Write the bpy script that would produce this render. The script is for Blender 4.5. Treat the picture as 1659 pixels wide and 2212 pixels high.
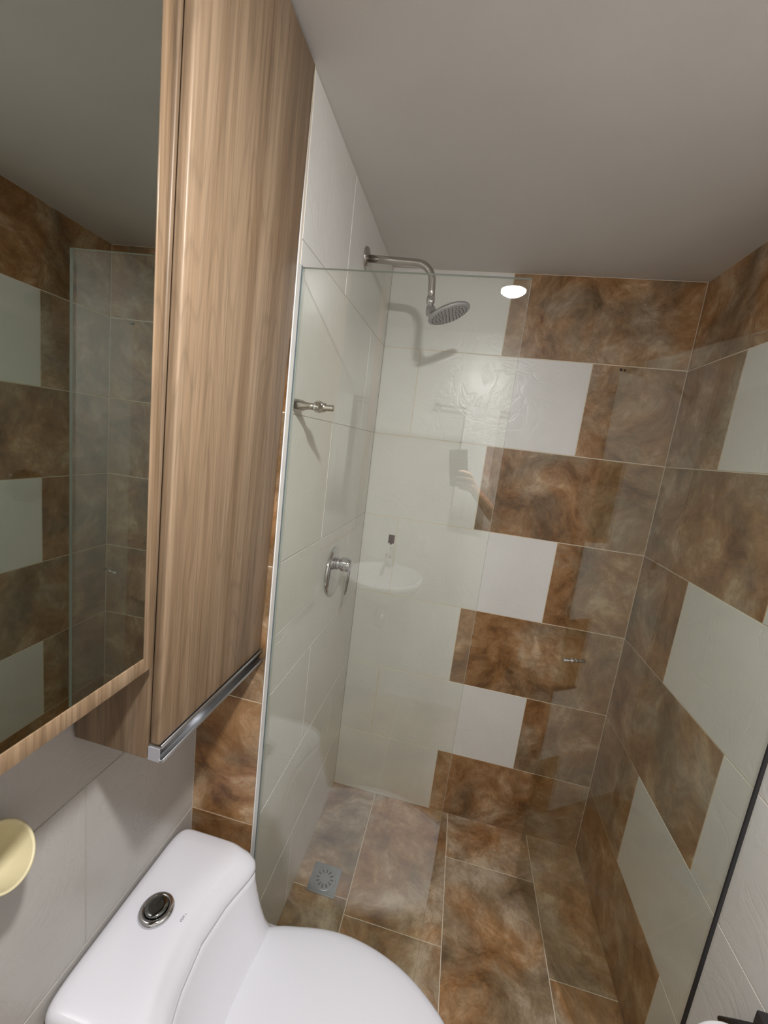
import bpy, bmesh, math, random
from mathutils import Vector, Matrix
random.seed(7)
for o in list(bpy.data.objects): bpy.data.objects.remove(o)
SC = bpy.context.scene
COL = SC.collection
rad = math.radians

# ---------------------------------------------------------------- camera
CAM = Vector((0.36843, -1.62887, 1.57962))
YAW, PITCH, ROLL = -0.175696, -0.166319, 0.122677
cyw, syw, cp_, sp_ = math.cos(YAW), math.sin(YAW), math.cos(PITCH), math.sin(PITCH)
FWD = Vector((syw*cp_, cyw*cp_, sp_)); RT0 = Vector((cyw, -syw, 0)); UP0 = RT0.cross(FWD)
RT = RT0*math.cos(ROLL) + UP0*math.sin(ROLL); UP = -RT0*math.sin(ROLL) + UP0*math.cos(ROLL)
cd = bpy.data.cameras.new('camera'); cam = bpy.data.objects.new('camera', cd); COL.objects.link(cam)
cd.sensor_fit = 'VERTICAL'; cd.sensor_height = 36.0; cd.lens = 36.0*881.28/2212.0
cd.clip_start = 0.002; cd.clip_end = 50
cam.matrix_world = Matrix(((RT.x, UP.x, -FWD.x, CAM.x), (RT.y, UP.y, -FWD.y, CAM.y), (RT.z, UP.z, -FWD.z, CAM.z), (0, 0, 0, 1)))
SC.camera = cam
# ---------------------------------------------------------------- world, view, light
wd = bpy.data.worlds.new('world'); SC.world = wd; wd.use_nodes = True
wd.node_tree.nodes['Background'].inputs[0].default_value = (0.7, 0.75, 0.8, 1)
wd.node_tree.nodes['Background'].inputs[1].default_value = 0.05
SC.view_settings.view_transform = 'Standard'; SC.view_settings.look = 'None'
SC.view_settings.exposure = 0.0; SC.view_settings.gamma = 1.0
SC.view_settings.use_curve_mapping = False
SC.cycles.max_bounces = 14; SC.cycles.diffuse_bounces = 8; SC.cycles.glossy_bounces = 6
SC.cycles.transparent_max_bounces = 16; SC.cycles.sample_clamp_indirect = 6.0
SC.cycles.caustics_reflective = False; SC.cycles.caustics_refractive = False
LAMP = Vector((0.445, -1.54, 2.178)); LAMP_R = 0.062; LAMP_STRENGTH = 1390.0
LAMP_COL = (1.0, 0.985, 0.985, 1)

# room dimensions (metres); X to the right, Y into the shower, Z up
W, D, H = 1.0698, 0.8309, 2.2321
Z0, RH = 0.29647, 0.33
XT = -0.168
YR = -2.42
row = lambda k: Z0 + (6-k)*RH

# ---------------------------------------------------------------- material helpers
def nodes(name):
    m = bpy.data.materials.new(name); m.use_nodes = True
    nt = m.node_tree; b = nt.nodes['Principled BSDF']
    return m, nt, b
def N(nt, t, **kw):
    n = nt.nodes.new(t)
    for k, v in kw.items():
        if k in n.inputs.keys() if isinstance(k, str) else False: n.inputs[k].default_value = v
        else: setattr(n, k, v)
    return n
def L(nt, a, b): nt.links.new(a, b)
def ramp(nt, fac, stops):
    r = nt.nodes.new('ShaderNodeValToRGB'); e = r.color_ramp.elements
    while len(e) < len(stops): e.new(0.5)
    for i, (p, c) in enumerate(stops): e[i].position = p; e[i].color = (*c, 1)
    L(nt, fac, r.inputs[0]); return r
def simple(name, col, rough=0.5, metal=0.0, spec=0.5, **kw):
    m, nt, b = nodes(name)
    b.inputs['Base Color'].default_value = (*col, 1); b.inputs['Roughness'].default_value = rough
    b.inputs['Metallic'].default_value = metal; b.inputs['Specular IOR Level'].default_value = spec
    for k, v in kw.items(): b.inputs[k.replace('_', ' ')].default_value = v
    return m
def noise(nt, vec, scale, detail=4, rough=0.55, dist=0.0):
    n = nt.nodes.new('ShaderNodeTexNoise'); n.inputs['Scale'].default_value = scale
    n.inputs['Detail'].default_value = detail; n.inputs['Roughness'].default_value = rough
    n.inputs['Distortion'].default_value = dist
    if vec is not None: L(nt, vec, n.inputs['Vector'])
    return n
def math_(nt, op, a, b=None, c=None):
    n = nt.nodes.new('ShaderNodeMath'); n.operation = op
    for i, v in enumerate((a, b, c)):
        if v is None: continue
        if isinstance(v, (int, float)): n.inputs[i].default_value = v
        else: L(nt, v, n.inputs[i])
    return n.outputs[0]
def mixc(nt, fac, a, b, mode='MIX'):
    n = nt.nodes.new('ShaderNodeMix'); n.data_type = 'RGBA'; n.blend_type = mode
    for s, v in ((0, fac), (6, a), (7, b)):
        if isinstance(v, (int, float)): n.inputs[s].default_value = v
        elif isinstance(v, tuple): n.inputs[s].default_value = (*v, 1) if len(v) == 3 else v
        else: L(nt, v, n.inputs[s])
    return n.outputs[2]
def island_vec(nt, amount=7.0):
    tc = nt.nodes.new('ShaderNodeTexCoord'); g = nt.nodes.new('ShaderNodeNewGeometry')
    v = nt.nodes.new('ShaderNodeVectorMath'); v.operation = 'MULTIPLY_ADD'
    c = nt.nodes.new('ShaderNodeCombineXYZ')
    L(nt, g.outputs['Random Per Island'], c.inputs[0])
    L(nt, math_(nt, 'MULTIPLY', g.outputs['Random Per Island'], 3.7), c.inputs[1])
    L(nt, math_(nt, 'MULTIPLY', g.outputs['Random Per Island'], 7.3), c.inputs[2])
    L(nt, c.outputs[0], v.inputs[0]); v.inputs[1].default_value = (amount,)*3
    L(nt, tc.outputs['Object'], v.inputs[2])
    return v.outputs[0], g.outputs['Random Per Island']

def mat_brown(name='brown_stone_tile', lo=0.46, hi=0.62, gain=1.0):
    m, nt, b = nodes(name)
    v, rnd = island_vec(nt)
    warp = noise(nt, v, 3.2, 3, 0.5)
    vm = nt.nodes.new('ShaderNodeVectorMath'); vm.operation = 'MULTIPLY_ADD'
    L(nt, warp.outputs['Color'], vm.inputs[0]); vm.inputs[1].default_value = (0.22, 0.22, 0.22); L(nt, v, vm.inputs[2])
    n1 = noise(nt, vm.outputs[0], 6.0, 10, 0.70, 0.35)
    n2 = noise(nt, vm.outputs[0], 2.9, 6, 0.6, 0.2)
    n3 = noise(nt, v, 26, 6, 0.7)
    rust = ramp(nt, n1.outputs['Fac'], [(0.33, (0.115, 0.050, 0.016)), (0.44, (0.25, 0.125, 0.046)), (0.54, (0.36, 0.205, 0.095)), (0.66, (0.54, 0.39, 0.24))])
    grey = ramp(nt, n1.outputs['Fac'], [(0.34, (0.12, 0.082, 0.042)), (0.50, (0.27, 0.20, 0.125)), (0.66, (0.47, 0.39, 0.29))])
    f = ramp(nt, n2.outputs['Fac'], [(lo, (0, 0, 0)), (hi, (1, 1, 1))])
    c = mixc(nt, f.outputs[0], rust.outputs[0], grey.outputs[0])
    # thin veins
    vn = noise(nt, vm.outputs[0], 7.0, 8, 0.7, 0.8)
    vv = math_(nt, 'ABSOLUTE', math_(nt, 'SUBTRACT', vn.outputs['Fac'], 0.5))
    vf = ramp(nt, vv, [(0.0, (1, 1, 1)), (0.022, (0, 0, 0))])
    c = mixc(nt, math_(nt, 'MULTIPLY', vf.outputs[0], 0.30), c, (0.13, 0.052, 0.02))
    fine = ramp(nt, n3.outputs['Fac'], [(0.3, (0.82*gain,)*3), (0.7, (1.12*gain,)*3)])
    c = mixc(nt, 1.0, c, fine.outputs[0], 'MULTIPLY')
    L(nt, c, b.inputs['Base Color'])
    b.inputs['Roughness'].default_value = 0.33; b.inputs['Specular IOR Level'].default_value = 0.45
    bp = nt.nodes.new('ShaderNodeBump'); bp.inputs['Strength'].default_value = 0.10; bp.inputs['Distance'].default_value = 0.004
    L(nt, n1.outputs['Fac'], bp.inputs['Height']); L(nt, bp.outputs[0], b.inputs['Normal'])
    return m
def mat_white_tile(name='white_relief_tile', ca=(0.68, 0.675, 0.65), cb=(0.74, 0.735, 0.71)):
    m, nt, b = nodes(name)
    v, rnd = island_vec(nt)
    n1 = noise(nt, v, 4.0, 5, 0.6)
    r = ramp(nt, n1.outputs['Fac'], [(0.3, ca), (0.7, cb)])
    L(nt, r.outputs[0], b.inputs['Base Color'])
    b.inputs['Roughness'].default_value = 0.30; b.inputs['Specular IOR Level'].default_value = 0.5
    n2 = noise(nt, v, 6.0, 5, 0.6, 1.4)
    vv = math_(nt, 'ABSOLUTE', math_(nt, 'SUBTRACT', n2.outputs['Fac'], 0.5))
    rr = ramp(nt, vv, [(0.0, (0, 0, 0)), (0.05, (1, 1, 1))])
    bp = nt.nodes.new('ShaderNodeBump'); bp.inputs['Strength'].default_value = 0.16; bp.inputs['Distance'].default_value = 0.002
    L(nt, rr.outputs[0], bp.inputs['Height']); L(nt, bp.outputs[0], b.inputs['Normal'])
    return m
def mat_ceiling():
    m, nt, b = nodes('ceiling_paint')
    tc = nt.nodes.new('ShaderNodeTexCoord'); n1 = noise(nt, tc.outputs['Object'], 1.7, 4)
    r = ramp(nt, n1.outputs['Fac'], [(0.3, (0.60, 0.585, 0.565)), (0.7, (0.66, 0.645, 0.625))])
    L(nt, r.outputs[0], b.inputs['Base Color']); b.inputs['Roughness'].default_value = 0.85
    n2 = noise(nt, tc.outputs['Object'], 240, 2)
    bp = nt.nodes.new('ShaderNodeBump'); bp.inputs['Strength'].default_value = 0.08; bp.inputs['Distance'].default_value = 0.001
    L(nt, n2.outputs['Fac'], bp.inputs['Height']); L(nt, bp.outputs[0], b.inputs['Normal'])
    return m
def mat_wood(name='oak_laminate', k=1.0, rough=0.42, seed=0.0):
    m, nt, b = nodes(name)
    tc = nt.nodes.new('ShaderNodeTexCoord'); mp = nt.nodes.new('ShaderNodeMapping')
    mp.inputs['Scale'].default_value = (1, 1, 0.022); mp.inputs['Location'].default_value = (seed, seed, seed*0.3)
    L(nt, tc.outputs['Object'], mp.inputs[0])
    fine = noise(nt, mp.outputs[0], 210, 3, 0.6)
    mid = noise(nt, mp.outputs[0], 24, 6, 0.62)
    mp2 = nt.nodes.new('ShaderNodeMapping'); mp2.inputs['Scale'].default_value = (1, 1, 0.11); mp2.inputs['Location'].default_value = (seed, seed, 0.35)
    L(nt, tc.outputs['Object'], mp2.inputs[0])
    big = noise(nt, mp2.outputs[0], 7.5, 2, 0.45)
    rings = math_(nt, 'FRACT', math_(nt, 'MULTIPLY', big.outputs['Fac'], 26.0))
    rg = ramp(nt, rings, [(0.0, (0.70, 0.70, 0.70)), (0.16, (1, 1, 1)), (0.8, (1, 1, 1)), (1.0, (0.70, 0.70, 0.70))])
    base = ramp(nt, mid.outputs['Fac'], [(0.30, (0.185*k, 0.115*k, 0.064*k)), (0.5, (0.295*k, 0.197*k, 0.118*k)), (0.68, (0.39*k, 0.275*k, 0.175*k))])
    c = mixc(nt, 0.5, base.outputs[0], rg.outputs[0], 'MULTIPLY')
    ff = ramp(nt, fine.outputs['Fac'], [(0.35, (0.78, 0.78, 0.78)), (0.6, (1.08, 1.08, 1.08))])
    c = mixc(nt, 1.0, c, ff.outputs[0], 'MULTIPLY')
    # a few small knots
    vo = nt.nodes.new('ShaderNodeTexVoronoi'); vo.inputs['Scale'].default_value = 3.1
    mp3 = nt.nodes.new('ShaderNodeMapping'); mp3.inputs['Scale'].default_value = (1, 1, 0.5); L(nt, tc.outputs['Object'], mp3.inputs[0]); L(nt, mp3.outputs[0], vo.inputs['Vector'])
    kn = ramp(nt, vo.outputs['Distance'], [(0.012, (1, 1, 1)), (0.035, (0, 0, 0))])
    c = mixc(nt, math_(nt, 'MULTIPLY', kn.outputs[0], 0.6), c, (0.10, 0.05, 0.025))
    L(nt, c, b.inputs['Base Color']); b.inputs['Roughness'].default_value = rough
    b.inputs['Specular IOR Level'].default_value = 0.4
    bp = nt.nodes.new('ShaderNodeBump'); bp.inputs['Strength'].default_value = 0.15; bp.inputs['Distance'].default_value = 0.001
    L(nt, fine.outputs['Fac'], bp.inputs['Height']); L(nt, bp.outputs[0], b.inputs['Normal'])
    return m
def mat_glass():
    m = bpy.data.materials.new('clear_glass'); m.use_nodes = True; nt = m.node_tree
    nt.nodes.clear()
    out = nt.nodes.new('ShaderNodeOutputMaterial'); tr = nt.nodes.new('ShaderNodeBsdfTransparent'); gl = nt.nodes.new('ShaderNodeBsdfGlossy')
    tr.inputs[0].default_value = (0.965, 0.977, 0.952, 1); gl.inputs['Roughness'].default_value = 0.0
    gl.inputs[0].default_value = (1, 1, 1, 1)
    g = nt.nodes.new('ShaderNodeNewGeometry'); d = nt.nodes.new('ShaderNodeVectorMath'); d.operation = 'DOT_PRODUCT'
    L(nt, g.outputs['Normal'], d.inputs[0]); L(nt, g.outputs['Incoming'], d.inputs[1])
    c = math_(nt, 'ABSOLUTE', d.outputs['Value'])
    s = math_(nt, 'POWER', math_(nt, 'SUBTRACT', 1.0, c), 5.0)
    f = math_(nt, 'MULTIPLY_ADD', s, 0.92, 0.062)
    mx = nt.nodes.new('ShaderNodeMixShader'); L(nt, f, mx.inputs[0]); L(nt, tr.outputs[0], mx.inputs[1]); L(nt, gl.outputs[0], mx.inputs[2])
    L(nt, mx.outputs[0], out.inputs[0]); return m
def mat_smudge():
    m = bpy.data.materials.new('smudge_film'); m.use_nodes = True; nt = m.node_tree
    return m
def mat_towel():
    m, nt, b = nodes('terry_cloth')
    tc = nt.nodes.new('ShaderNodeTexCoord'); n = noise(nt, tc.outputs['Object'], 160, 3)
    b.inputs['Base Color'].default_value = (0.86, 0.86, 0.88, 1); b.inputs['Roughness'].default_value = 0.95
    bp = nt.nodes.new('ShaderNodeBump'); bp.inputs['Strength'].default_value = 0.6; bp.inputs['Distance'].default_value = 0.003
    L(nt, n.outputs['Fac'], bp.inputs['Height']); L(nt, bp.outputs[0], b.inputs['Normal']); return m

BROWN = mat_brown(); FLOORB = mat_brown('brown_floor_tile', 0.40, 0.56, 1.25); WHITE = mat_white_tile(); WHITE_SHADED = mat_white_tile('white_tile_shaded', (0.40, 0.38, 0.355), (0.45, 0.43, 0.405)); CEIL = mat_ceiling()  # left-wall tile: white tile again, with shade put into a darker base colour
GROUT = simple('cream_grout', (0.70, 0.62, 0.49), 0.85)
GROUTW = simple('grey_white_grout', (0.60, 0.585, 0.54), 0.85)
PLASTER = simple('wall_plaster', (0.5, 0.49, 0.46), 0.9)
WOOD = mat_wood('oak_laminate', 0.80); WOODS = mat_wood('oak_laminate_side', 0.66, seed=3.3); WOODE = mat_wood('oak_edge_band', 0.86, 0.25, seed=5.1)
GLASS = mat_glass(); GEDGE = simple('glass_edge', (0.42, 0.50, 0.46), 0.15, 0, 0.6)
GEDGED = simple('dark_glass_edge', (0.10, 0.085, 0.06), 0.2, 0, 0.5)
CHROME = simple('chrome', (0.62, 0.62, 0.64), 0.07, 1.0)
STEEL = simple('brushed_steel', (0.50, 0.48, 0.45), 0.22, 1.0)
ALU = simple('anodised_aluminium', (0.60, 0.61, 0.63), 0.30, 1.0)
PORC = simple('white_porcelain', (0.74, 0.74, 0.79), 0.10, 0, 0.55, Coat_Weight=0.3, Coat_Roughness=0.03)
SEATM = simple('white_seat_plastic', (0.72, 0.72, 0.77), 0.30, 0, 0.4)
MIRROR = simple('mirror_silver', (0.52, 0.545, 0.50), 0.008, 1.0)
SEAL = simple('black_rubber', (0.012, 0.012, 0.014), 0.5)
PROFILE = simple('white_profile', (0.78, 0.76, 0.74), 0.35)
GREYPL = simple('grey_plastic', (0.36, 0.36, 0.39), 0.4)
GREYDK = simple('dark_grey_rubber', (0.05, 0.05, 0.055), 0.6)
CREAM = simple('cream_plastic', (0.60, 0.53, 0.33), 0.45)
SKIN = simple('skin', (0.62, 0.36, 0.25), 0.5)
BLACKPL = simple('dark_plastic', (0.03, 0.028, 0.03), 0.35)
TAGM = simple('brown_tag_plastic', (0.075, 0.028, 0.028), 0.4)
CORD = simple('white_cord', (0.85, 0.84, 0.80), 0.7)
DRAINM = simple('dull_drain_metal', (0.36, 0.38, 0.41), 0.42, 0.8)
TOWEL = mat_towel()
PAPER = simple('tissue_paper', (0.88, 0.88, 0.90), 0.9)

# ---------------------------------------------------------------- mesh helpers
def obj(name, bm, mats, parent=None, smooth=False, loc=None, **props):
    me = bpy.data.meshes.new(name); bm.to_mesh(me); bm.free()
    for m in (mats if isinstance(mats, (list, tuple)) else [mats]): me.materials.append(m)
    if smooth:
        for p in me.polygons: p.use_smooth = True
    o = bpy.data.objects.new(name, me); COL.objects.link(o)
    if parent: o.parent = parent
    if loc: o.location = loc
    for k, v in props.items(): o[k] = v
    return o
def thing(name, label, cat, loc=(0, 0, 0), group=None):
    o = bpy.data.objects.new(name, None); COL.objects.link(o); o.location = loc
    o.empty_display_size = 0.05
    o['label'] = label; o['category'] = cat
    if group: o['group'] = group
    return o
def bev(o, w=0.002, seg=2, angle=35):
    m = o.modifiers.new('bevel', 'BEVEL'); m.width = w; m.segments = seg; m.limit_method = 'ANGLE'; m.angle_limit = rad(angle)
    for p in o.data.polygons: p.use_smooth = True
    return o
def box(bm, x0, y0, z0, x1, y1, z1, mi=0):
    vs = [bm.verts.new(p) for p in ((x0, y0, z0), (x1, y0, z0), (x1, y1, z0), (x0, y1, z0), (x0, y0, z1), (x1, y0, z1), (x1, y1, z1), (x0, y1, z1))]
    for f in ((0, 3, 2, 1), (4, 5, 6, 7), (0, 1, 5, 4), (1, 2, 6, 5), (2, 3, 7, 6), (3, 0, 4, 7)):
        bm.faces.new([vs[i] for i in f]).material_index = mi
    return vs
def frame_of(d):
    d = Vector(d).normalized(); a = Vector((0, 0, 1)) if abs(d.z) < 0.9 else Vector((1, 0, 0))
    u = d.cross(a).normalized(); return u, d.cross(u).normalized()
def lathe(bm, origin, axis, prof, seg=32, mi=0, su=1.0, sv=1.0):
    """prof: list of (distance along axis, radius)"""
    axis = Vector(axis).normalized(); u, v = frame_of(axis); O = Vector(origin); rings = []
    for t, r in prof:
        if r < 1e-6: rings.append([bm.verts.new(O + axis*t)])
        else: rings.append([bm.verts.new(O + axis*t + (u*su*math.cos(2*math.pi*i/seg) + v*sv*math.sin(2*math.pi*i/seg))*r) for i in range(seg)])
    for a, b in zip(rings, rings[1:]):
        for i in range(seg):
            j = (i+1) % seg
            q = [a[0]] if len(a) == 1 else [a[i], a[j]]
            w = [b[0]] if len(b) == 1 else [b[j], b[i]]
            if len(q)+len(w) > 2: bm.faces.new(q+w).material_index = mi
    bmesh.ops.recalc_face_normals(bm, faces=bm.faces)
    return bm
def tube(bm, pts, r, seg=20, mi=0, cap=True):
    pts = [Vector(p) for p in pts]; rs = r if isinstance(r, (list, tuple)) else [r]*len(pts); rings = []
    pu = None
    for i, p in enumerate(pts):
        d = (pts[min(i+1, len(pts)-1)] - pts[max(i-1, 0)]).normalized()
        if pu is None: pu, _ = frame_of(d)
        u = (pu - d*pu.dot(d)).normalized(); v = d.cross(u); pu = u
        rings.append([bm.verts.new(p + (u*math.cos(2*math.pi*k/seg) + v*math.sin(2*math.pi*k/seg))*rs[i]) for k in range(seg)])
    for a, b in zip(rings, rings[1:]):
        for k in range(seg): bm.faces.new((a[k], a[(k+1) % seg], b[(k+1) % seg], b[k])).material_index = mi
    if cap: bm.faces.new(rings[0][::-1]).material_index = mi; bm.faces.new(rings[-1]).material_index = mi
    bmesh.ops.recalc_face_normals(bm, faces=bm.faces)
    return bm
def loft(bm, rings, cap0=True, cap1=True, mi=0):
    R = [[bm.verts.new(p) for p in r] for r in rings]; n = len(R[0])
    for a, b in zip(R, R[1:]):
        for k in range(n): bm.faces.new((a[k], a[(k+1) % n], b[(k+1) % n], b[k])).material_index = mi
    if cap0: bm.faces.new(R[0][::-1])
    if cap1: bm.faces.new(R[-1])
    bmesh.ops.recalc_face_normals(bm, faces=bm.faces)
    return bm
def arc(c, r, a0, a1, n, ex, ey):
    c, ex, ey = Vector(c), Vector(ex), Vector(ey)
    return [c + ex*r*math.cos(rad(a0+(a1-a0)*i/n)) + ey*r*math.sin(rad(a0+(a1-a0)*i/n)) for i in range(n+1)]

# tiled surface: slab behind, grout plane, every tile a raised chamfered slab (one mesh)
GW = 0.0026
def tiled(name, O, U, V, Nn, u0, u1, v0, v1, rects, thick=0.06, groutm=GROUT, proud=0.0012, whitem=None, brownm=None):
    """rects: (u0,v0,u1,v1,mat) mat 0=white 1=brown; the tile faces lie in the plane through O"""
    bm = bmesh.new(); O, U, V, Nn = Vector(O), Vector(U), Vector(V), Vector(Nn)
    P = lambda u, v, n: O + U*u + V*v + Nn*n
    c = [P(u, v, n) for n in (-thick, -proud) for (u, v) in ((u0, v0), (u1, v0), (u1, v1), (u0, v1))]
    vs = [bm.verts.new(p) for p in c]
    for f in ((0, 3, 2, 1), (4, 5, 6, 7), (0, 1, 5, 4), (1, 2, 6, 5), (2, 3, 7, 6), (3, 0, 4, 7)):
        bm.faces.new([vs[i] for i in f]).material_index = 2
    g = GW/2; ch = 0.0007
    for (a, b, cc, d, mi) in rects:
        a_, b_, c_, d_ = max(a, u0)+g, max(b, v0)+g, min(cc, u1)-g, min(d, v1)-g
        if c_-a_ < 0.004 or d_-b_ < 0.004: continue
        lo = [bm.verts.new(P(u, v, -proud*1.5)) for u, v in ((a_, b_), (c_, b_), (c_, d_), (a_, d_))]
        hi = [bm.verts.new(P(u, v, 0)) for u, v in ((a_+ch, b_+ch), (c_-ch, b_+ch), (c_-ch, d_-ch), (a_+ch, d_-ch))]
        bm.faces.new(hi).material_index = mi
        for i in range(4): bm.faces.new((lo[i], lo[(i+1) % 4], hi[(i+1) % 4], hi[i])).material_index = mi
    bmesh.ops.recalc_face_normals(bm, faces=bm.faces)
    o = obj(name, bm, [whitem or WHITE, brownm or BROWN, groutm]); o['kind'] = 'structure'
    return o
def zspan(k):   # row k: 1 = top (partial) .. 7 = bottom
    return (0 if k == 7 else row(k)), (H if k == 1 else row(k-1))

# ---------------------------------------------------------------- the room
XA, XB = 0.4454, 0.7638
r = []
for k in range(1, 8):
    a, b = zspan(k)
    if k % 2: r += [(XA, a, W, b, 1), (XA-0.62, a, XA, b, 0)]
    else: r += [(XB, a, W, b, 1), (XB-0.62, a, XB, b, 0), (-0.5, a, XB-0.62, b, 0)]
tiled('wall_back', (0, 0, 0), (1, 0, 0), (0, 0, 1), (0, -1, 0), 0, W, 0, H, r)
r = []
for k in range(1, 8):
    a, b = zspan(k); e = 0.618 if k % 2 else 0.309
    r.append((0, a, e, b, 1)); u = e
    while u < -YR: r.append((u, a, u+0.62, b, 0)); u += 0.62
tiled('wall_right', (W, 0, 0), (0, -1, 0), (0, 0, 1), (-1, 0, 0), -0.05, -YR, 0, H, r)
r = []
for k in range(1, 8):
    a, b = zspan(k); u = -0.09 if k % 2 else -0.40
    while u < D: r.append((u, a, u+0.62, b, 0)); u += 0.62
tiled('wall_left_shower', (0, 0, 0), (0, -1, 0), (0, 0, 1), (1, 0, 0), 0, D-0.012, 0, H, r, thick=0.05, groutm=GROUTW)
r = [(-0.2, *[zspan(k)[0]], 0.0, zspan(k)[1], 1) for k in range(1, 8)]
tiled('wall_left_return', (0, -D, 0), (1, 0, 0), (0, 0, 1), (0, -1, 0), XT, -0.0002, 0, H, r, thick=0.0115)
r = []
for k in range(1, 8):
    a, b = zspan(k); u = D-0.325 if k % 2 else D-0.025
    while u < -YR: r.append((u, a, u+0.62, b, 0)); u += 0.62
r = [q for q in r]
# the joint under the mirror
r = [(q[0]-0.0, q[1], q[2], q[3], q[4]) for q in r]
tiled('wall_left', (XT, 0, 0), (0, -1, 0), (0, 0, 1), (1, 0, 0), D-0.05, -YR, 0, H, r, groutm=simple('grout_shaded', (0.40, 0.38, 0.35), 0.85), whitem=WHITE_SHADED)  # white-tiled wall; tile and grout colours darkened to stand in for shade
r = []
z = 2.04
zs = [0] + sorted([z-0.33*i for i in range(0, 7) if z-0.33*i > 0.01]) + [H]
for i in range(len(zs)-1):
    u = XT-0.45 if i % 2 else XT-0.14
    while u < W: r.append((u, zs[i], u+0.62, zs[i+1], 0)); u += 0.62
tiled('wall_rear', (0, YR, 0), (1, 0, 0), (0, 0, 1), (0, 1, 0), XT-0.05, W+0.05, 0, H, r, groutm=GROUTW)
r = []
for (x0, x1, ys) in ((XT-0.1, 0.1997, (-0.05+0.0, 0.457)), (0.1997, 0.5323, (-0.1, 0.504)), (0.5323, 0.8697, (-0.4, 0.198)), (0.8697, W+0.05, (-0.1, 0.493))):
    e = ys[1]; u = e-0.6
    while u < -YR: r.append((x0, u, x1, u+0.6, 1)); u += 0.6
tiled('floor', (0, 0, 0), (1, 0, 0), (0, -1, 0), (0, 0, 1), XT-0.05, W+0.05, -0.05, -YR+0.05, r, brownm=FLOORB)
bm = bmesh.new(); box(bm, XT-0.06, YR-0.06, H, W+0.06, 0.06, H+0.06)
obj('ceiling', bm, CEIL, kind='structure')
# white corner trim of the shower pier
bm = bmesh.new(); box(bm, -0.0022, -D-0.0018, 0, 0.0010, -D+0.004, H-0.001)
o = obj('trim_1', bm, PROFILE, kind='structure'); bev(o, 0.0015)

# ---------------------------------------------------------------- ceiling lamp
t = thing('ceiling_lamp', 'white bulb lamp in a ceiling socket above the toilet', 'ceiling lamp', (LAMP.x, LAMP.y, H))
DZ = H-LAMP.z
bm = bmesh.new(); lathe(bm, (0, 0, -0.0003), (0, 0, -1), [(0, 0), (0, 0.045), (0.006, 0.045), (0.014, 0.036), (0.018, 0.024), (0.034, 0.023), (0.036, 0.018), (0.036, 0)], 40)
obj('socket', bm, PROFILE, t, True)
A0 = rad(-50)
bm = bmesh.new(); lathe(bm, (0, 0, -0.0365), (0, 0, -1), [(0, 0), (0, 0.0165), (DZ-0.0365-LAMP_R*math.sin(A0)-0.030, 0.026), (DZ-0.0365-LAMP_R*math.sin(A0), LAMP_R*math.cos(A0)+0.0006), (DZ-0.0365-LAMP_R*math.sin(A0)+0.0005, 0)], 40)
obj('bulb_neck', bm, PROFILE, t, True)
em = bpy.data.materials.new('lamp_diffuser'); em.use_nodes = True; nt = em.node_tree; nt.nodes.clear()
eo = nt.nodes.new('ShaderNodeOutputMaterial'); ee = nt.nodes.new('ShaderNodeEmission')
ee.inputs[0].default_value = LAMP_COL; ee.inputs[1].default_value = LAMP_STRENGTH; L(nt, ee.outputs[0], eo.inputs[0])
bm = bmesh.new(); lathe(bm, (0, 0, -DZ), (0, 0, -1), [(-LAMP_R*math.sin(A0), 0)] + [(LAMP_R*math.sin(-A0+(math.pi/2+A0)*i/14), LAMP_R*math.cos(-A0+(math.pi/2+A0)*i/14) if i < 14 else 0) for i in range(15)], 40)
obj('bulb', bm, em, t, True)

# ---------------------------------------------------------------- tall cabinet over the toilet
LEAN = rad(1.0)
t = thing('tall_cabinet', 'tall narrow oak-look wall cabinet hanging above the toilet, up to the ceiling', 'cabinet', (-0.030, -1.0, 1.065))
t.rotation_euler = (0, LEAN, 0)
TB = 0.0
bm = bmesh.new()
y0, y1 = -1.150, -0.836; X0 = XT+0.004
h = H-1.065-0.004
def lb(bm, x0, ya, z0, x1, yb, z1, mi=0): box(bm, x0+0.030, ya+1.0, z0, x1+0.030, yb+1.0, z1, mi)
o = obj('carcass', (lambda b: (lb(b, X0, y0, 0, -0.034, y1, h), b)[1])(bm), WOODS, t); bev(o, 0.003, 3)
bm = bmesh.new(); lb(bm, -0.031, y0+0.001, 0.0275, -0.014, y1+0.001, h-0.003)
o = obj('door', bm, WOOD, t); bev(o, 0.0035, 3)
# aluminium profile handle along the lower edge of the door
bm = bmesh.new()
prof = [(-0.031, 0.028), (-0.0105, 0.028), (-0.0105, 0.0315), (-0.009, 0.0315), (-0.009, 0.025), (-0.025, 0.025), (-0.025, 0.0065), (-0.0075, 0.0045), (-0.0075, 0.008), (-0.006, 0.008), (-0.006, 0.002), (-0.031, 0.002)]
ra = [Vector((x+0.030, y0+0.0005+1.0, z)) for x, z in prof]; rb = [Vector((x+0.030, y1+0.003+1.0, z)) for x, z in prof]
loft(bm, [ra, rb])
hd = obj('handle', bm, ALU, t, label='long aluminium grip rail along the bottom of the door'); bev(hd, 0.0006, 1)
bm = bmesh.new(); lb(bm, -0.031, y0-0.0005, 0.002, -0.012, y0+0.0015, 0.0245)
obj('end_cap', bm, GREYPL, hd)

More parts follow.
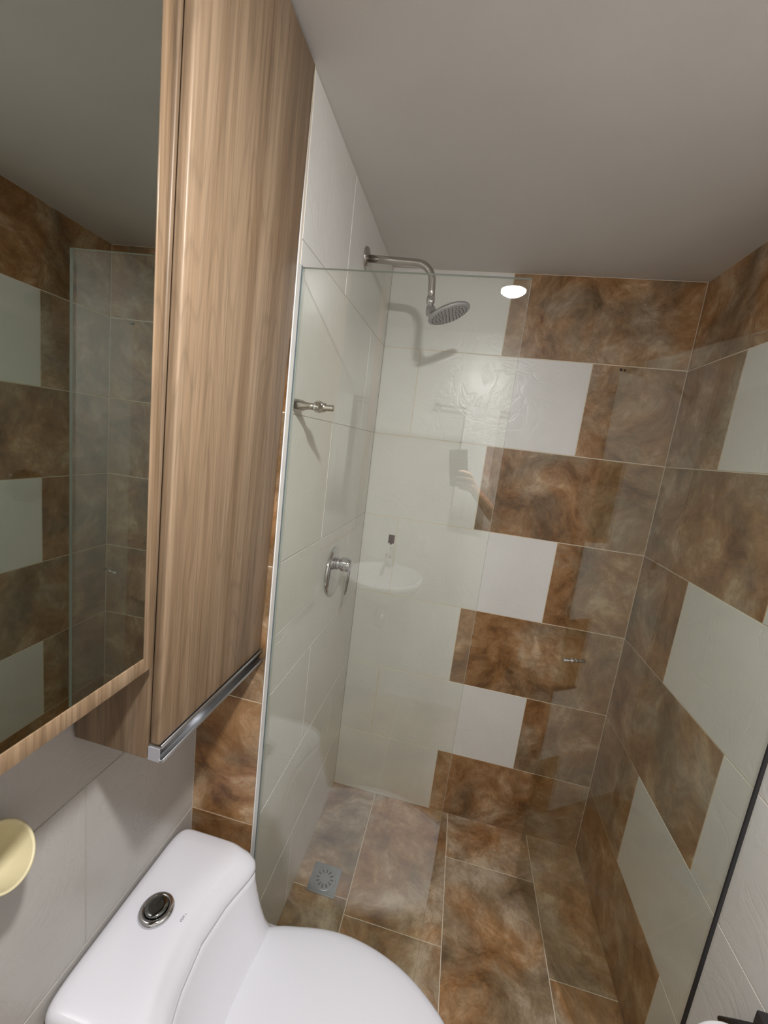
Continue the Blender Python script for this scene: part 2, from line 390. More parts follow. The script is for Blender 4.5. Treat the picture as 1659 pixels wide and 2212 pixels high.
# ---------------------------------------------------------------- mirror cabinet
t = thing('mirror_cabinet', 'wall cabinet with a large mirror door in an oak-look frame left of the tall cabinet', 'mirror cabinet', (-0.0205, -1.158, 1.6))
bm = bmesh.new(); ox, oy, oz = 0.0205, 1.158, -1.6
box(bm, XT+0.003+ox, -1.71+oy, 1.246+oz, -0.044+ox, -1.162+oy, 2.19+oz)
o = obj('carcass', bm, WOODS, t); bev(o, 0.002)
bm = bmesh.new(); box(bm, -0.044+ox, -1.71+oy, 1.226+oz, -0.024+ox, -1.578+oy, 2.19+oz)
o = obj('side_panel', bm, WOODS, t); bev(o, 0.002)
dr = bpy.data.objects.new('door', None); COL.objects.link(dr); dr.parent = t
# orthonormal mirror plane: normal n
ty, tz = -0.005252, 0.029569
n = Vector((math.cos(tz)*math.cos(ty), math.sin(tz), math.sin(ty))).normalized()
yv = (Vector((0, 1, 0)) - n*n.y).normalized(); zv = n.cross(yv)
dr.matrix_local = Matrix(((n.x, yv.x, zv.x, 0), (n.y, yv.y, zv.y, 0), (n.z, yv.z, zv.z, 0), (0, 0, 0, 1)))
bm = bmesh.new()
w_ = -0.405; b0, b1 = -0.374, 0.575
# board
box(bm, -0.0185, w_, b0, -0.0035, 0.0, b1)
# raised frame strips
box(bm, -0.0036, -0.0165, b0, 0.0012, 0.0, b1); box(bm, -0.0036, w_, b0, 0.0012, w_+0.0165, b1)
box(bm, -0.0036, w_+0.0165, b0, 0.0012, -0.0165, b0+0.022); box(bm, -0.0036, w_+0.0165, b1-0.022, 0.0012, -0.0165, b1)
o = obj('door_board', bm, WOODE, dr); bev(o, 0.0008, 2)
bm = bmesh.new(); box(bm, -0.0034, w_+0.0168, b0+0.0223, 0.0, -0.0168, b1-0.0223)
obj('mirror', bm, MIRROR, dr, label='large clear mirror pane')

# ---------------------------------------------------------------- shower glass
GT = 1.893
t = thing('fixed_shower_screen', 'fixed clear glass shower screen standing beside the tiled pier, with a pale edge profile', 'shower screen', (0.22, -D+0.006, 0))
bm = bmesh.new()
def pane(bm, x0, x1, z0, z1, th=0.008):
    vs = box(bm, x0, -th/2, z0, x1, th/2, z1, 1)
    bm.faces.ensure_lookup_table()
    for f in bm.faces:
        f.normal_update()
        if abs(f.normal.y) > 0.9: f.material_index = 0
gl = obj('glass_pane', (lambda b: (pane(b, 0.0088-0.22, 0.437-0.22, 0.006, GT), b)[1])(bm), [GLASS, GEDGE], t)
bm = bmesh.new()
box(bm, 0.0012-0.22, -0.007, 0, 0.0025-0.22, 0.009, GT+0.004); box(bm, 0.0025-0.22, -0.007, 0, 0.0085-0.22, -0.0052, GT+0.004); box(bm, 0.0025-0.22, 0.0052, 0, 0.0085-0.22, 0.009, GT+0.004)
o = obj('wall_profile', bm, simple('grey_profile', (0.50, 0.50, 0.47), 0.4), t)
bm = bmesh.new(); box(bm, 0.0085-0.22, -0.0068, 0, 0.0102-0.22, -0.0042, GT+0.002)
obj('gasket', bm, simple('grey_gasket', (0.13, 0.16, 0.18), 0.4), t)

a = Vector((0.803, -0.198, 0)); b = Vector((0.9897, -0.829, 0)); dv = (b-a); DL = dv.length; ang = math.atan2(dv.y, dv.x)
t = thing('glass_shower_door', 'clear glass shower door swung open into the shower, with a black seal', 'shower door', (b.x, b.y, 0))
t.rotation_euler = (0, 0, ang)
bm = bmesh.new(); pane(bm, -DL, 0, 0.012, GT+0.004)
obj('glass_pane', bm, [GLASS, GLASS], t)
bm = bmesh.new(); box(bm, -0.001, -0.0042, 0.014, 0.0022, 0.0042, GT)
obj('seal_strip', bm, SEAL, t, label='black rubber seal strip')
kx = -(DL - math.hypot(0.0192, 0.0649))
bm = bmesh.new(); lathe(bm, (kx, 0.0041, 0.9495), (0, 1, 0), [(0, 0), (0, 0.0075), (0.004, 0.0075), (0.006, 0.0055), (0.012, 0.005), (0.033, 0.0062), (0.034, 0.0052), (0.034, 0)], 24)
lathe(bm, (kx, -0.0041, 0.9495), (0, -1, 0), [(0, 0), (0, 0.0075), (0.004, 0.0075), (0.006, 0.0055), (0.012, 0.005), (0.033, 0.0062), (0.034, 0.0052), (0.034, 0)], 24)
obj('knob', bm, CHROME, t, True)
bm = bmesh.new(); lathe(bm, (-DL+0.004, -0.0045, GT-0.004), (0, -1, 0), [(0, 0), (0, 0.0042), (0.003, 0.0042), (0.0045, 0.003), (0.0045, 0)], 16)
lathe(bm, (-DL+0.004, 0.0045, GT-0.004), (0, 1, 0), [(0, 0), (0, 0.0042), (0.003, 0.0042), (0.0045, 0.003), (0.0045, 0)], 16)
obj('bumper', bm, SEAL, t, True, label='small black bumper at the free top corner')
inv = Matrix.Rotation(-ang, 4, 'Z')
for hz in (0.10, 1.72):
    bm = bmesh.new()
    for p0, p1, rr in (((b.x, b.y, hz), (W-0.002, b.y-0.004, hz), 0.007),):
        q0 = inv @ (Vector(p0)-Vector((b.x, b.y, 0))); q1 = inv @ (Vector(p1)-Vector((b.x, b.y, 0)))
        tube(bm, [q0, q1], rr)
    tube(bm, [(0, 0, hz-0.03), (0, 0, hz+0.03)], 0.009)
    box(bm, -0.05, -0.011, hz-0.028, 0.0, -0.0045, hz+0.028); box(bm, -0.05, 0.0045, hz-0.028, 0.0, 0.011, hz+0.028)
    obj('hinge', bm, STEEL, t)

# ---------------------------------------------------------------- shower fittings
FY = -0.368
t = thing('overhead_shower', 'chrome shower head on a bent arm from the left shower wall', 'shower head', (0, FY, 2.105))
bm = bmesh.new(); lathe(bm, (0.0, 0, 0), (1, 0, 0), [(0.0003, 0), (0.0003, 0.031), (0.003, 0.031), (0.006, 0.0285), (0.009, 0.015), (0.0095, 0)], 40)
obj('flange', bm, STEEL, t, True)
bm = bmesh.new()
pts = [Vector((0.006, 0, 0)), Vector((0.08, 0, -0.003)), Vector((0.150, 0, -0.006))] + arc((0.150, 0, -0.058), 0.052, 88, 0, 12, (1, 0, 0), (0, 0, 1))[1:] + [Vector((0.2035, 0, -0.08)), Vector((0.2045, 0, -0.098))]
tube(bm, pts, 0.0105, 24)
obj('arm', bm, STEEL, t, True)
bm = bmesh.new(); lathe(bm, (0.2045, 0, -0.096), (0, 0, -1), [(0, 0), (0, 0.0125), (0.016, 0.0125), (0.018, 0.011), (0.020, 0.009), (0.026, 0.009), (0.028, 0)], 32)
obj('collar', bm, CHROME, t, True)
ax = Vector((0.40, -0.03, -0.92)).normalized(); hc = Vector((0.262, 0, -0.137))
bm = bmesh.new()
R0 = Vector((0.207, 0, -0.118)); ringp = []
seg = 48
u0, v0 = frame_of(ax)
secs = [(R0, Vector((0.05, 0, -1)), 0.0095), (Vector((0.208, 0, -0.126)), Vector((0.1, 0, -1)), 0.0145), (Vector((0.213, 0, -0.142)), Vector((0.25, 0, -1)), 0.0175), (Vector((0.228, 0, -0.140)), ax, 0.027), (hc-ax*0.010, ax, 0.052), (hc-ax*0.005, ax, 0.060), (hc, ax, 0.0625)]
rings = []
for c, d, rr in secs:
    d = d.normalized(); u = Vector((0, 1, 0)); v = d.cross(u).normalized()
    rings.append([c + (u*math.cos(2*math.pi*i/seg)+v*math.sin(2*math.pi*i/seg))*rr for i in range(seg)])
loft(bm, rings)
hb = obj('head_body', bm, simple('satin_chrome', (0.55, 0.55, 0.58), 0.18, 1.0), t, True)
bm = bmesh.new(); lathe(bm, hc, ax, [(0, 0), (0, 0.0622), (0.003, 0.0615), (0.005, 0.058), (0.005, 0)], 48)
fp = obj('face_plate', bm, GREYPL, t, True)
bm = bmesh.new(); fu, fv = frame_of(ax)
for rr, nn in ((0.0, 1), (0.011, 6), (0.021, 12), (0.031, 18), (0.041, 24), (0.051, 30)):
    for i in range(nn):
        a_ = 2*math.pi*i/nn
        lathe(bm, hc+ax*0.0048+(fu*math.cos(a_)+fv*math.sin(a_))*rr, ax, [(0, 0.0016), (0.0028, 0.0011), (0.0028, 0)], 6)
obj('nozzles', bm, GREYDK, fp, kind='stuff')

t = thing('shower_mixer', 'chrome shower mixer valve with round plate and hooked lever on the left wall', 'tap', (0, -0.383, 1.148))
bm = bmesh.new(); lathe(bm, (0, 0, 0), (1, 0, 0), [(0.0003, 0), (0.0003, 0.081), (0.004, 0.081), (0.008, 0.079), (0.0105, 0.073), (0.0115, 0.0)], 64)
obj('plate', bm, CHROME, t, True)
bm = bmesh.new(); lathe(bm, (0.009, 0.01, 0.024), (1, 0, 0), [(0, 0), (0, 0.021), (0.012, 0.021), (0.0125, 0.017), (0.0155, 0.017), (0.016, 0.022), (0.020, 0.0235), (0.034, 0.024), (0.046, 0.0235), (0.050, 0.020), (0.051, 0)], 40)
bd = obj('valve_body', bm, CHROME, t, True)
bm = bmesh.new()
pth = [(0.045, 0.01, 0.046), (0.056, 0.008, 0.036), (0.0585, 0.004, 0.018), (0.0580, 0.0, -0.005), (0.0560, -0.003, -0.030), (0.0545, -0.005, -0.052), (0.0535, -0.006, -0.066), (0.0500, -0.007, -0.074)]
rings = []
for i, p in enumerate(pth):
    wy = [0.016, 0.018, 0.017, 0.014, 0.011, 0.0095, 0.0085, 0.005][i]; th = [0.004, 0.0055, 0.0055, 0.005, 0.0045, 0.004, 0.0038, 0.003][i]
    nx = Vector((1, 0, 0)) if i > 1 else Vector((0.7, 0, 0.7))
    rings.append([Vector(p) + Vector((0, 1, 0))*wy*math.cos(2*math.pi*k/16) + nx*th*math.sin(2*math.pi*k/16) for k in range(16)])
loft(bm, rings)
o = obj('lever', bm, CHROME, t, True); sm = o.modifiers.new('s', 'SUBSURF'); sm.levels = sm.render_levels = 1

t = thing('wall_peg', 'small steel peg with round boss sticking out of the left shower wall near the glass', 'peg', (0, -0.79, 1.636))
bm = bmesh.new(); lathe(bm, (0, 0, 0), (1, 0, 0.02), [(0.0003, 0), (0.0003, 0.0135), (0.004, 0.0135), (0.016, 0.0115), (0.026, 0.0082), (0.034, 0.0072), (0.046, 0.0068), (0.046, 0)], 32)
obj('stem', bm, STEEL, t, True)
bm = bmesh.new(); lathe(bm, (0.054, 0.010, 0.0012), (0, -1, 0), [(0, 0), (0, 0.009), (0.003, 0.0125), (0.016, 0.0125), (0.019, 0.0105), (0.019, 0.0085), (0.0175, 0.0080), (0.0175, 0.0035), (0.0150, 0.003), (0.0150, 0)], 32)
obj('boss', bm, CHROME, t, True)
bm = bmesh.new(); lathe(bm, (0.062, 0, 0.001), (1, 0, 0.02), [(0, 0), (0, 0.0095), (0.006, 0.0095), (0.0075, 0.0065), (0.024, 0.0065), (0.0245, 0.0055), (0.0245, 0)], 32)
obj('tip', bm, STEEL, t, True)

t = thing('floor_drain', 'grey floor drain grate with round perforated strainer in the shower floor', 'drain', (0.102, -0.418, 0))
bm = bmesh.new(); box(bm, -0.052, -0.052, 0.0003, 0.052, 0.052, 0.003)
o = obj('frame', bm, DRAINM, t); bev(o, 0.001)
bm = bmesh.new(); lathe(bm, (0, 0, 0.0025), (0, 0, 1), [(0, 0), (0, 0.041), (0.0015, 0.041), (0.0022, 0.038), (0.0028, 0.02), (0.003, 0)], 48)
st = obj('strainer', bm, DRAINM, t, True)
bm = bmesh.new()
for i in range(12):
    a_ = 2*math.pi*i/12
    d = Vector((math.cos(a_), math.sin(a_), 0)); p = Vector((-d.y, d.x, 0))
    q = [d*0.019-p*0.0022, d*0.019+p*0.0022, d*0.032+p*0.0034, d*0.032-p*0.0034]
    loft(bm, [[v+Vector((0, 0, 0.0045)) for v in q], [v+Vector((0, 0, 0.0060)) for v in q]])
obj('slots', bm, GREYDK, st)

t = thing('hanging_tag', 'small dark brown tag with white cord loop stuck to the shower back wall', 'tag', (0.125, 0, 1.197))
bm = bmesh.new(); box(bm, -0.0125, -0.0045, -0.020, 0.0125, -0.0002, 0.016)
o = obj('tag_plate', bm, TAGM, t); bev(o, 0.004, 3, 60)
bm = bmesh.new(); lathe(bm, (0, -0.0045, -0.024), (0, 1, 0), [(0, 0), (0, 0.0045), (0.004, 0.0045), (0.004, 0)], 16)
obj('knot', bm, BLACKPL, t, True)
bm = bmesh.new(); tube(bm, [(-0.001, -0.003, -0.025), (-0.009, -0.003, -0.036), (-0.011, -0.003, -0.060), (-0.0115, -0.003, -0.074)], 0.0022, 8)
tube(bm, [(0.001, -0.003, -0.025), (0.008, -0.003, -0.036), (0.0055, -0.003, -0.060), (0.004, -0.003, -0.082)], 0.0022, 8)
obj('cord', bm, CORD, t, True)

# ---------------------------------------------------------------- toilet
YC = -1.035
t = thing('toilet', 'white one-piece toilet with closed lid under the tall cabinet', 'toilet', (0, YC, 0))
def ring(z, x0, xf, hw, n=3.0, c=0.0, seg=96, nb=None, zt=0.0):
    cx, a_ = (x0+xf)/2, (xf-x0)/2; out = []
    for i in range(seg):
        th = 2*math.pi*i/seg; cs, sn = math.cos(th), math.sin(th)
        nn = n if cs > 0 else (nb or n)
        x = cx + a_*math.copysign(abs(cs)**(2/nn), cs); y = hw*math.copysign(abs(sn)**(2/nn), sn)
        f = max(0.0, min(1.0, (x-x0)/(xf-x0)))
        x += c*(y/hw)**2*f**1.5
        out.append(Vector((x, y, z + zt*(1-(y/hw)**2))))
    return out
XBk = XT+0.003
TK = lambda r: [Vector((p.x, p.y*1.035-0.008, p.z)) for p in r]
bm = bmesh.new()
R = [ring(0, -0.06, 0.34, 0.105, 2.6), ring(0.02, -0.065, 0.345, 0.108, 2.6), ring(0.12, -0.08, 0.37, 0.115, 2.6), ring(0.22, -0.11, 0.42, 0.135, 2.6),
     ring(0.31, -0.15, 0.485, 0.163, 2.5, nb=4), ring(0.36, XBk, 0.520, 0.176, 2.4, nb=5), ring(0.388, XBk, 0.532, 0.181, 2.35, nb=6), ring(0.398, XBk, 0.528, 0.179, 2.35, nb=6),
     ring(0.402, XBk, 0.50, 0.173, 2.4, nb=6), ring(0.403, XBk, 0.30, 0.171, 3.2, nb=6), ring(0.405, XBk, 0.17, 0.170, 3.8, 0.01, nb=7), ring(0.412, XBk, 0.125, 0.1685, 4.2, 0.022, nb=8),
     ring(0.428, XBk, 0.092, 0.167, 4.6, 0.032, nb=9), TK(ring(0.455, XBk, 0.066, 0.1655, 5, 0.038, nb=10)), TK(ring(0.49, XBk, 0.044, 0.1645, 5.5, 0.043, nb=10)),
     TK(ring(0.53, XBk, 0.026, 0.164, 6, 0.047, nb=10)), TK(ring(0.560, XBk, 0.016, 0.1645, 6, 0.05, nb=10)), TK(ring(0.5735, XBk, 0.012, 0.165, 6, 0.052, nb=10)), TK(ring(0.5745, XBk+0.004, 0.007, 0.161, 6, 0.052, nb=10))]
loft(bm, R)
obj('body', bm, PORC, t, True)
bm = bmesh.new()
R = [TK(ring(0.5755, XBk+0.004, 0.006, 0.162, 6, 0.052, nb=10)), TK(ring(0.5765, XBk, 0.011, 0.166, 6, 0.053, nb=10)), TK(ring(0.584, XBk, 0.0095, 0.168, 6, 0.055, nb=10)), TK(ring(0.594, XBk, 0.004, 0.1685, 6, 0.056, nb=10)),
     TK(ring(0.604, XBk, -0.006, 0.168, 5.5, 0.056, nb=10)), TK(ring(0.612, XBk, -0.017, 0.1655, 5, 0.054, nb=9)), TK(ring(0.6175, XBk+0.003, -0.0215, 0.163, 4.7, 0.053, nb=8)), TK(ring(0.6205, XBk+0.008, -0.029, 0.158, 4.5, 0.050, nb=7, zt=0.001)),
     TK(ring(0.6235, XBk+0.020, -0.052, 0.130, 4, 0.035, nb=6, zt=0.002)), TK(ring(0.625, XBk+0.040, -0.07, 0.09, 3.5, 0.02, nb=5, zt=0.002)), TK(ring(0.6265, XBk+0.06, -0.085, 0.03, 3, 0.0, nb=4, zt=0.001))]
loft(bm, R)
tl = obj('tank_lid', bm, PORC, t, True)
bm = bmesh.new(); lathe(bm, (-0.088, -0.012, 0.622), (0, 0, 1), [(0, 0), (0, 0.0315), (0.006, 0.0325), (0.0105, 0.0305), (0.0135, 0.0265), (0.0135, 0.0225), (0.0115, 0.0215), (0.0115, 0)], 56)
fb = obj('flush_button', bm, CHROME, tl, True, label='round chrome flush button')
FBZ = 0.622
bm = bmesh.new(); lathe(bm, (-0.088, -0.012, FBZ+0.0115), (0, 0, 1), [(0, 0), (0, 0.0208), (0.004, 0.0208), (0.0062, 0.0190), (0.0068, 0.012), (0.0070, 0)], 48)
obj('push_plate', bm, simple('dark_chrome', (0.22, 0.23, 0.22), 0.12, 1.0), tl, True)
bm = bmesh.new(); box(bm, -0.0885, -0.012-0.001, FBZ+0.0183, -0.0875, -0.012+0.019, FBZ+0.0190)
obj('split_line', bm, SEAL, tl)
# faint printed name beside the button
fc = bpy.data.curves.new('txt', 'FONT'); fc.body = 'corona'; fc.size = 0.0098; fc.extrude = 0.0001; fc.align_x = 'CENTER'; fc.align_y = 'CENTER'; fc.shear = 0.3
fo = bpy.data.objects.new('txt', fc); COL.objects.link(fo); dg = bpy.context.evaluated_depsgraph_get()
me = bpy.data.meshes.new_from_object(fo.evaluated_get(dg)); bpy.data.objects.remove(fo)
me.materials.clear(); me.materials.append(simple('grey_print', (0.22, 0.21, 0.24), 0.5))
lo = bpy.data.objects.new('printed_lettering', me); COL.objects.link(lo); lo.parent = tl; lo.location = (-0.0345, -0.001, 0.6225); lo.rotation_euler = (0, rad(8), rad(90))
# seat and lid
half = [(0.062, 0.0), (0.0625, 0.06), (0.063, 0.115), (0.068, 0.136), (0.082, 0.148), (0.11, 0.159), (0.146, 0.168), (0.209, 0.181), (0.26, 0.1845), (0.31, 0.181), (0.36, 0.171), (0.41, 0.154), (0.455, 0.130), (0.50, 0.096), (0.532, 0.055), (0.545, 0.0)]
def outline(scale=1.0, off=0.0):
    from mathutils import geometry
    pts = [Vector((x, y, 0)) for x, y in half]
    P = [pts[0]] + pts + [pts[-1]]; out = []
    for i in range(1, len(P)-2):
        for k in range(5):
            s = k/5; p0, p1, p2, p3 = P[i-1], P[i], P[i+1], P[i+2]
            out.append(0.5*((2*p1)+(-p0+p2)*s+(2*p0-5*p1+4*p2-p3)*s*s+(-p0+3*p1-3*p2+p3)*s*s*s))
    out.append(pts[-1])
    full = out + [Vector((p.x, -p.y, 0)) for p in reversed(out[1:-1])]
    c = Vector((0.29, 0, 0))
    res = []
    for p in full:
        d = p-c; l = d.length; res.append(c + d*((l-off)/l)*scale)
    return res
def at(ps, z, dome=0.0, c=Vector((0.29, 0, 0))): return [Vector((p.x, p.y, z)) for p in ps]
bm = bmesh.new()
loft(bm, [at(outline(off=0.006), 0.405), at(outline(off=0.001), 0.407), at(outline(off=0.0), 0.414), at(outline(off=0.002), 0.419), at(outline(off=0.008), 0.4205)])
obj('seat', bm, SEATM, t, True)
bm = bmesh.new()
rg = [at(outline(off=0.006), 0.4215), at(outline(off=0.0015), 0.4225), at(outline(off=0.0), 0.427), at(outline(off=0.001), 0.432), at(outline(off=0.004), 0.4365), at(outline(off=0.010), 0.440), at(outline(off=0.022), 0.4428)]
for s, z in ((0.75, 0.4450), (0.55, 0.4465), (0.3, 0.4475), (0.1, 0.4480)): rg.append(at(outline(scale=s), z))
loft(bm, rg)
obj('seat_lid', bm, SEATM, t, True)
for s in (-1, 1):
    bm = bmesh.new(); tube(bm, [(0.072, s*0.062-0.018, 0.4235), (0.072, s*0.062+0.018, 0.4235)], 0.011, 20)
    obj('seat_hinge', bm, SEATM, t, True)

# ---------------------------------------------------------------- objects at the picture's edges
t = thing('cream_wall_dish', 'cream oval dish fixed to the white left wall under the mirror', 'dish', (XT, -1.287, 1.030))
bm = bmesh.new()
ax = Vector((0.62, 0.10, 0.40)).normalized()
cx = Vector((0.050, 0.0, -0.012))
lathe(bm, cx, ax, [(-0.052, 0), (-0.050, 0.020), (-0.040, 0.038), (-0.020, 0.052), (0.0, 0.058), (0.0015, 0.0575), (0.0015, 0.0535), (-0.001, 0.0525), (-0.020, 0.046), (-0.038, 0.032), (-0.045, 0.015), (-0.046, 0)], 48, su=0.66, sv=0.72)
obj('bowl', bm, CREAM, t, True)
bm = bmesh.new(); box(bm, 0.0, -0.014, -0.040, 0.02, 0.014, -0.018)
obj('bracket', bm, BLACKPL, t)

HO = Vector((W, -0.93, 0.53))
t = thing('toilet_roll_holder', 'white toilet paper roll on a dark wall holder on the right wall outside the shower', 'toilet roll holder', HO)
rel = lambda x, y, z: Vector((x, y, z)) - HO
bm = bmesh.new(); tube(bm, [rel(1.0450, -0.838, 0.516), rel(1.0455, -0.865, 0.556), rel(1.0460, -0.915, 0.628)], 0.0065, 14)
tube(bm, [rel(1.0460, -0.915, 0.625), rel(1.030, -0.955, 0.61), rel(1.012, -0.985, 0.53), rel(1.012, -0.875, 0.53)], 0.006, 14)
obj('arm', bm, BLACKPL, t, True)
bm = bmesh.new(); v_ = rel(W-0.0003, -0.915, 0.632); box(bm, v_.x-0.030, v_.y-0.016, v_.z-0.016, v_.x, v_.y+0.016, v_.z+0.016)
o = obj('wall_bracket', bm, BLACKPL, t); bev(o, 0.003)
bm = bmesh.new(); lathe(bm, rel(1.010, -0.886, 0.531), (0, -1, 0), [(0, 0.019), (0, 0.048), (0.003, 0.050), (0.095, 0.050), (0.098, 0.048), (0.098, 0.019), (0, 0.019)], 48)
obj('paper_roll', bm, PAPER, t, True, label='white paper roll')

# ---------------------------------------------------------------- the rear of the bathroom, seen reflected in the glass
t = thing('washbasin', 'white oval washbasin on the rear wall, seen reflected in the glass', 'washbasin', (0.03, -2.17, 0))
bm = bmesh.new()
def ell(z, rx, ry, oy=0): return [Vector((rx*math.cos(2*math.pi*i/64), oy+ry*math.sin(2*math.pi*i/64), z)) for i in range(64)]
loft(bm, [ell(0.70, 0.07, 0.07, -0.02), ell(0.74, 0.14, 0.13), ell(0.80, 0.19, 0.19), ell(0.85, 0.213, 0.228), ell(0.868, 0.215, 0.232), ell(0.873, 0.208, 0.226), ell(0.870, 0.190, 0.208), ell(0.84, 0.170, 0.18), ell(0.79, 0.14, 0.14), ell(0.755, 0.08, 0.08), ell(0.748, 0.03, 0.03)])
obj('bowl', bm, PORC, t, True)
bm = bmesh.new(); lathe(bm, (0, -0.02, 0.705), (0, 0, -1), [(0, 0), (0, 0.02), (0.06, 0.02), (0.062, 0.034), (0.14, 0.034), (0.15, 0.026), (0.15, 0)], 24); tube(bm, [(0, -0.04, 0.60), (0, -0.2475, 0.60)], 0.016, 16)
obj('bottle_trap', bm, CHROME, t, True)
bm = bmesh.new(); lathe(bm, (0, -0.20, 0.868), (0, 0, 1), [(0, 0), (0, 0.022), (0.05, 0.018), (0.10, 0.018), (0.115, 0.014), (0.118, 0)], 24); tube(bm, [(0, -0.2, 0.94), (0, -0.14, 0.955), (0, -0.09, 0.945), (0, -0.08, 0.93)], 0.011, 16)
obj('faucet', bm, CHROME, t, True)
bm = bmesh.new(); lathe(bm, (0, 0, 0.749), (0, 0, 1), [(0, 0), (0, 0.022), (0.002, 0.021), (0.002, 0)], 24)
obj('plug', bm, CHROME, t, True)

t = thing('towel_bar', 'chrome towel bar on the rear wall, seen reflected in the glass', 'towel bar', (0.40, YR, 1.82))
bm = bmesh.new(); tube(bm, [(-0.23, 0.058, 0), (0.23, 0.058, 0)], 0.007, 16)
obj('bar', bm, CHROME, t, True)
for s in (-1, 1):
    bm = bmesh.new(); lathe(bm, (s*0.225, 0.0005, 0), (0, 1, 0), [(0, 0), (0, 0.022), (0.006, 0.022), (0.01, 0.010), (0.068, 0.010), (0.069, 0)], 24)
    obj('bracket', bm, CHROME, t, True)
bm = bmesh.new(); nx, rings = 40, []
for i in range(nx+1):
    x = -0.06 + 0.18*i/nx; rp = []
    path = [(0.077, -0.62), (0.075, -0.4), (0.0735, -0.2), (0.0725, -0.05), (0.072, 0.0), (0.068, 0.010), (0.058, 0.014), (0.048, 0.010), (0.044, 0.0), (0.0435, -0.05), (0.043, -0.25), (0.042, -0.45)]
    w1 = 0.004*math.sin(x*70)+0.002*math.sin(x*151)
    for (y, z) in path:
        f = min(1, abs(z)/0.3); rp.append(Vector((x, y+w1*f*(1 if y > 0.058 else 0.5), z)))
    rp = rp + [Vector((p.x, p.y+(-0.004 if k_ < 6 else 0.004), p.z-(0.004 if 3 < k_ < 9 else 0))) for k_, p in list(enumerate(rp))[::-1]]
    rings.append(rp)
loft(bm, rings)
o = obj('towel', bm, TOWEL, None, True, loc=(0.40, YR, 1.82)); o['label'] = 'white towel hanging over the rear-wall towel bar, seen reflected in the glass'; o['category'] = 'towel'

t = thing('wall_outlet', 'square white wall outlet above the washbasin, seen reflected in the glass', 'outlet', (0.20, YR, 1.01))
bm = bmesh.new(); box(bm, -0.042, 0.0003, -0.06, 0.042, 0.010, 0.06); o = obj('plate', bm, PROFILE, t); bev(o, 0.003)
bm = bmesh.new(); box(bm, -0.016, 0.010, -0.035, 0.016, 0.012, 0.035); obj('socket', bm, simple('outlet_insert', (0.6, 0.6, 0.6), 0.4), t)

# ---------------------------------------------------------------- phone and the hand that holds it, at the camera
PB = -FWD
Pc = CAM + PB*0.009 - RT*0.028 - UP*0.060
PM = Matrix(((RT.x, UP.x, PB.x, Pc.x), (RT.y, UP.y, PB.y, Pc.y), (RT.z, UP.z, PB.z, Pc.z), (0, 0, 0, 1)))
t = thing('phone', 'dark smartphone held up in a hand, seen reflected in the glass', 'phone'); t.matrix_world = PM
bm = bmesh.new(); box(bm, -0.036, -0.073, -0.004, 0.036, 0.073, 0.004)
o = obj('body', bm, simple('phone_grey', (0.045, 0.045, 0.05), 0.35), t); bev(o, 0.0035, 3, 60)
bm = bmesh.new(); box(bm, -0.033, -0.070, 0.004, 0.033, 0.070, 0.0046)
obj('screen', bm, simple('screen_glass', (0.01, 0.01, 0.012), 0.05), t)
bm = bmesh.new(); box(bm, -0.002, 0.034, -0.0052, 0.031, 0.068, -0.004)
obj('camera_bump', bm, BLACKPL, t)

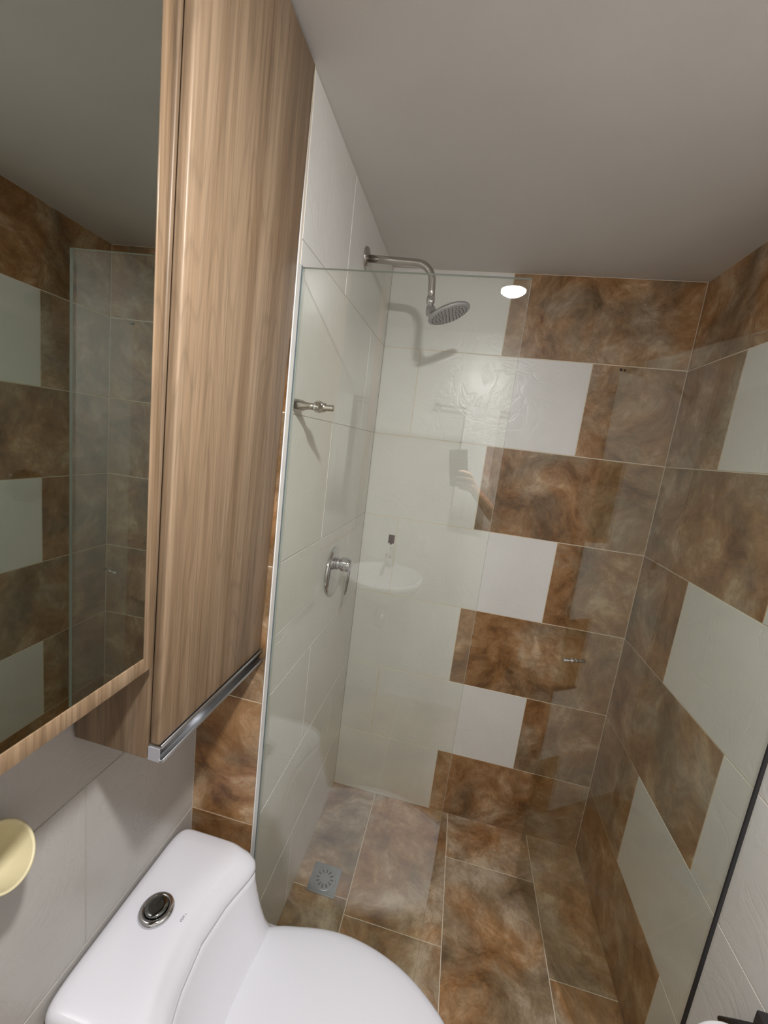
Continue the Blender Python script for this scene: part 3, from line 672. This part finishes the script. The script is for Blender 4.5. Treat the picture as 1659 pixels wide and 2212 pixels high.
def skin_mesh(name, chains, radii, root, parent_mat, mat, subsurf=2):
    me = bpy.data.meshes.new(name); verts, edges, rr = [], [], []
    key = {}
    for ch in chains:
        prev = None
        for nm in ch:
            if nm not in key: key[nm] = len(verts); verts.append(parent_mat @ Vector(J[nm][:3])); rr.append(J[nm][3])
            i = key[nm]
            if prev is not None and (prev, i) not in edges: edges.append((prev, i))
            prev = i
    me.from_pydata([tuple(v) for v in verts], edges, []); o = bpy.data.objects.new(name, me); COL.objects.link(o)
    sk = o.modifiers.new('skin', 'SKIN'); sk.use_smooth_shade = True
    lay = me.skin_vertices[0] if me.skin_vertices else None
    if lay is None:
        bm = bmesh.new(); bm.from_mesh(me); bm.verts.layers.skin.verify(); bm.to_mesh(me); bm.free(); lay = me.skin_vertices[0]
    for i, r_ in enumerate(rr): lay.data[i].radius = r_ if isinstance(r_, tuple) else (r_, r_); lay.data[i].use_root = (i == key[root])
    ss = o.modifiers.new('sub', 'SUBSURF'); ss.levels = ss.render_levels = subsurf
    me.materials.append(mat)
    return o
# joints in phone space: x right, y up, z towards the user
J = {'palm': (0.044, -0.072, 0.016, 0.020), 'wrist': (0.075, -0.118, 0.030, 0.023), 'fore': (0.16, -0.26, 0.09, 0.034), 'elb': (0.25, -0.40, 0.17, 0.042),
     'i0': (0.048, -0.045, 0.006, 0.011), 'i1': (0.046, -0.022, -0.010, 0.0088), 'i2': (0.022, -0.012, -0.0155, 0.008), 'i3': (0.001, -0.012, -0.0135, 0.0065),
     'm0': (0.049, -0.060, 0.003, 0.011), 'm1': (0.048, -0.040, -0.012, 0.009), 'm2': (0.018, -0.033, -0.0165, 0.0085), 'm3': (-0.008, -0.034, -0.0145, 0.007),
     'r0': (0.048, -0.075, 0.002, 0.0105), 'r1': (0.047, -0.062, -0.012, 0.0088), 'r2': (0.016, -0.056, -0.016, 0.008), 'r3': (-0.010, -0.057, -0.014, 0.0065),
     'p0': (0.047, -0.092, 0.004, 0.010), 'p1': (0.045, -0.083, -0.010, 0.0078), 'p2': (0.020, -0.076, -0.0140, 0.007), 'p3': (0.000, -0.076, -0.012, 0.006),
     't0': (0.046, -0.085, 0.026, 0.013), 't1': (0.040, -0.050, 0.022, 0.0105), 't2': (0.026, -0.018, 0.0165, 0.009), 't3': (0.016, 0.002, 0.0145, 0.0075)}
hand = skin_mesh('person', [['elb', 'fore', 'wrist', 'palm'], ['palm', 'i0', 'i1', 'i2', 'i3'], ['palm', 'm0', 'm1', 'm2', 'm3'], ['palm', 'r0', 'r1', 'r2', 'r3'], ['palm', 'p0', 'p1', 'p2', 'p3'], ['palm', 't0', 't1', 't2', 't3']], None, 'palm', PM, SKIN)
hand['label'] = 'person\'s bare hand and forearm holding the phone, seen reflected in the glass'; hand['category'] = 'person'
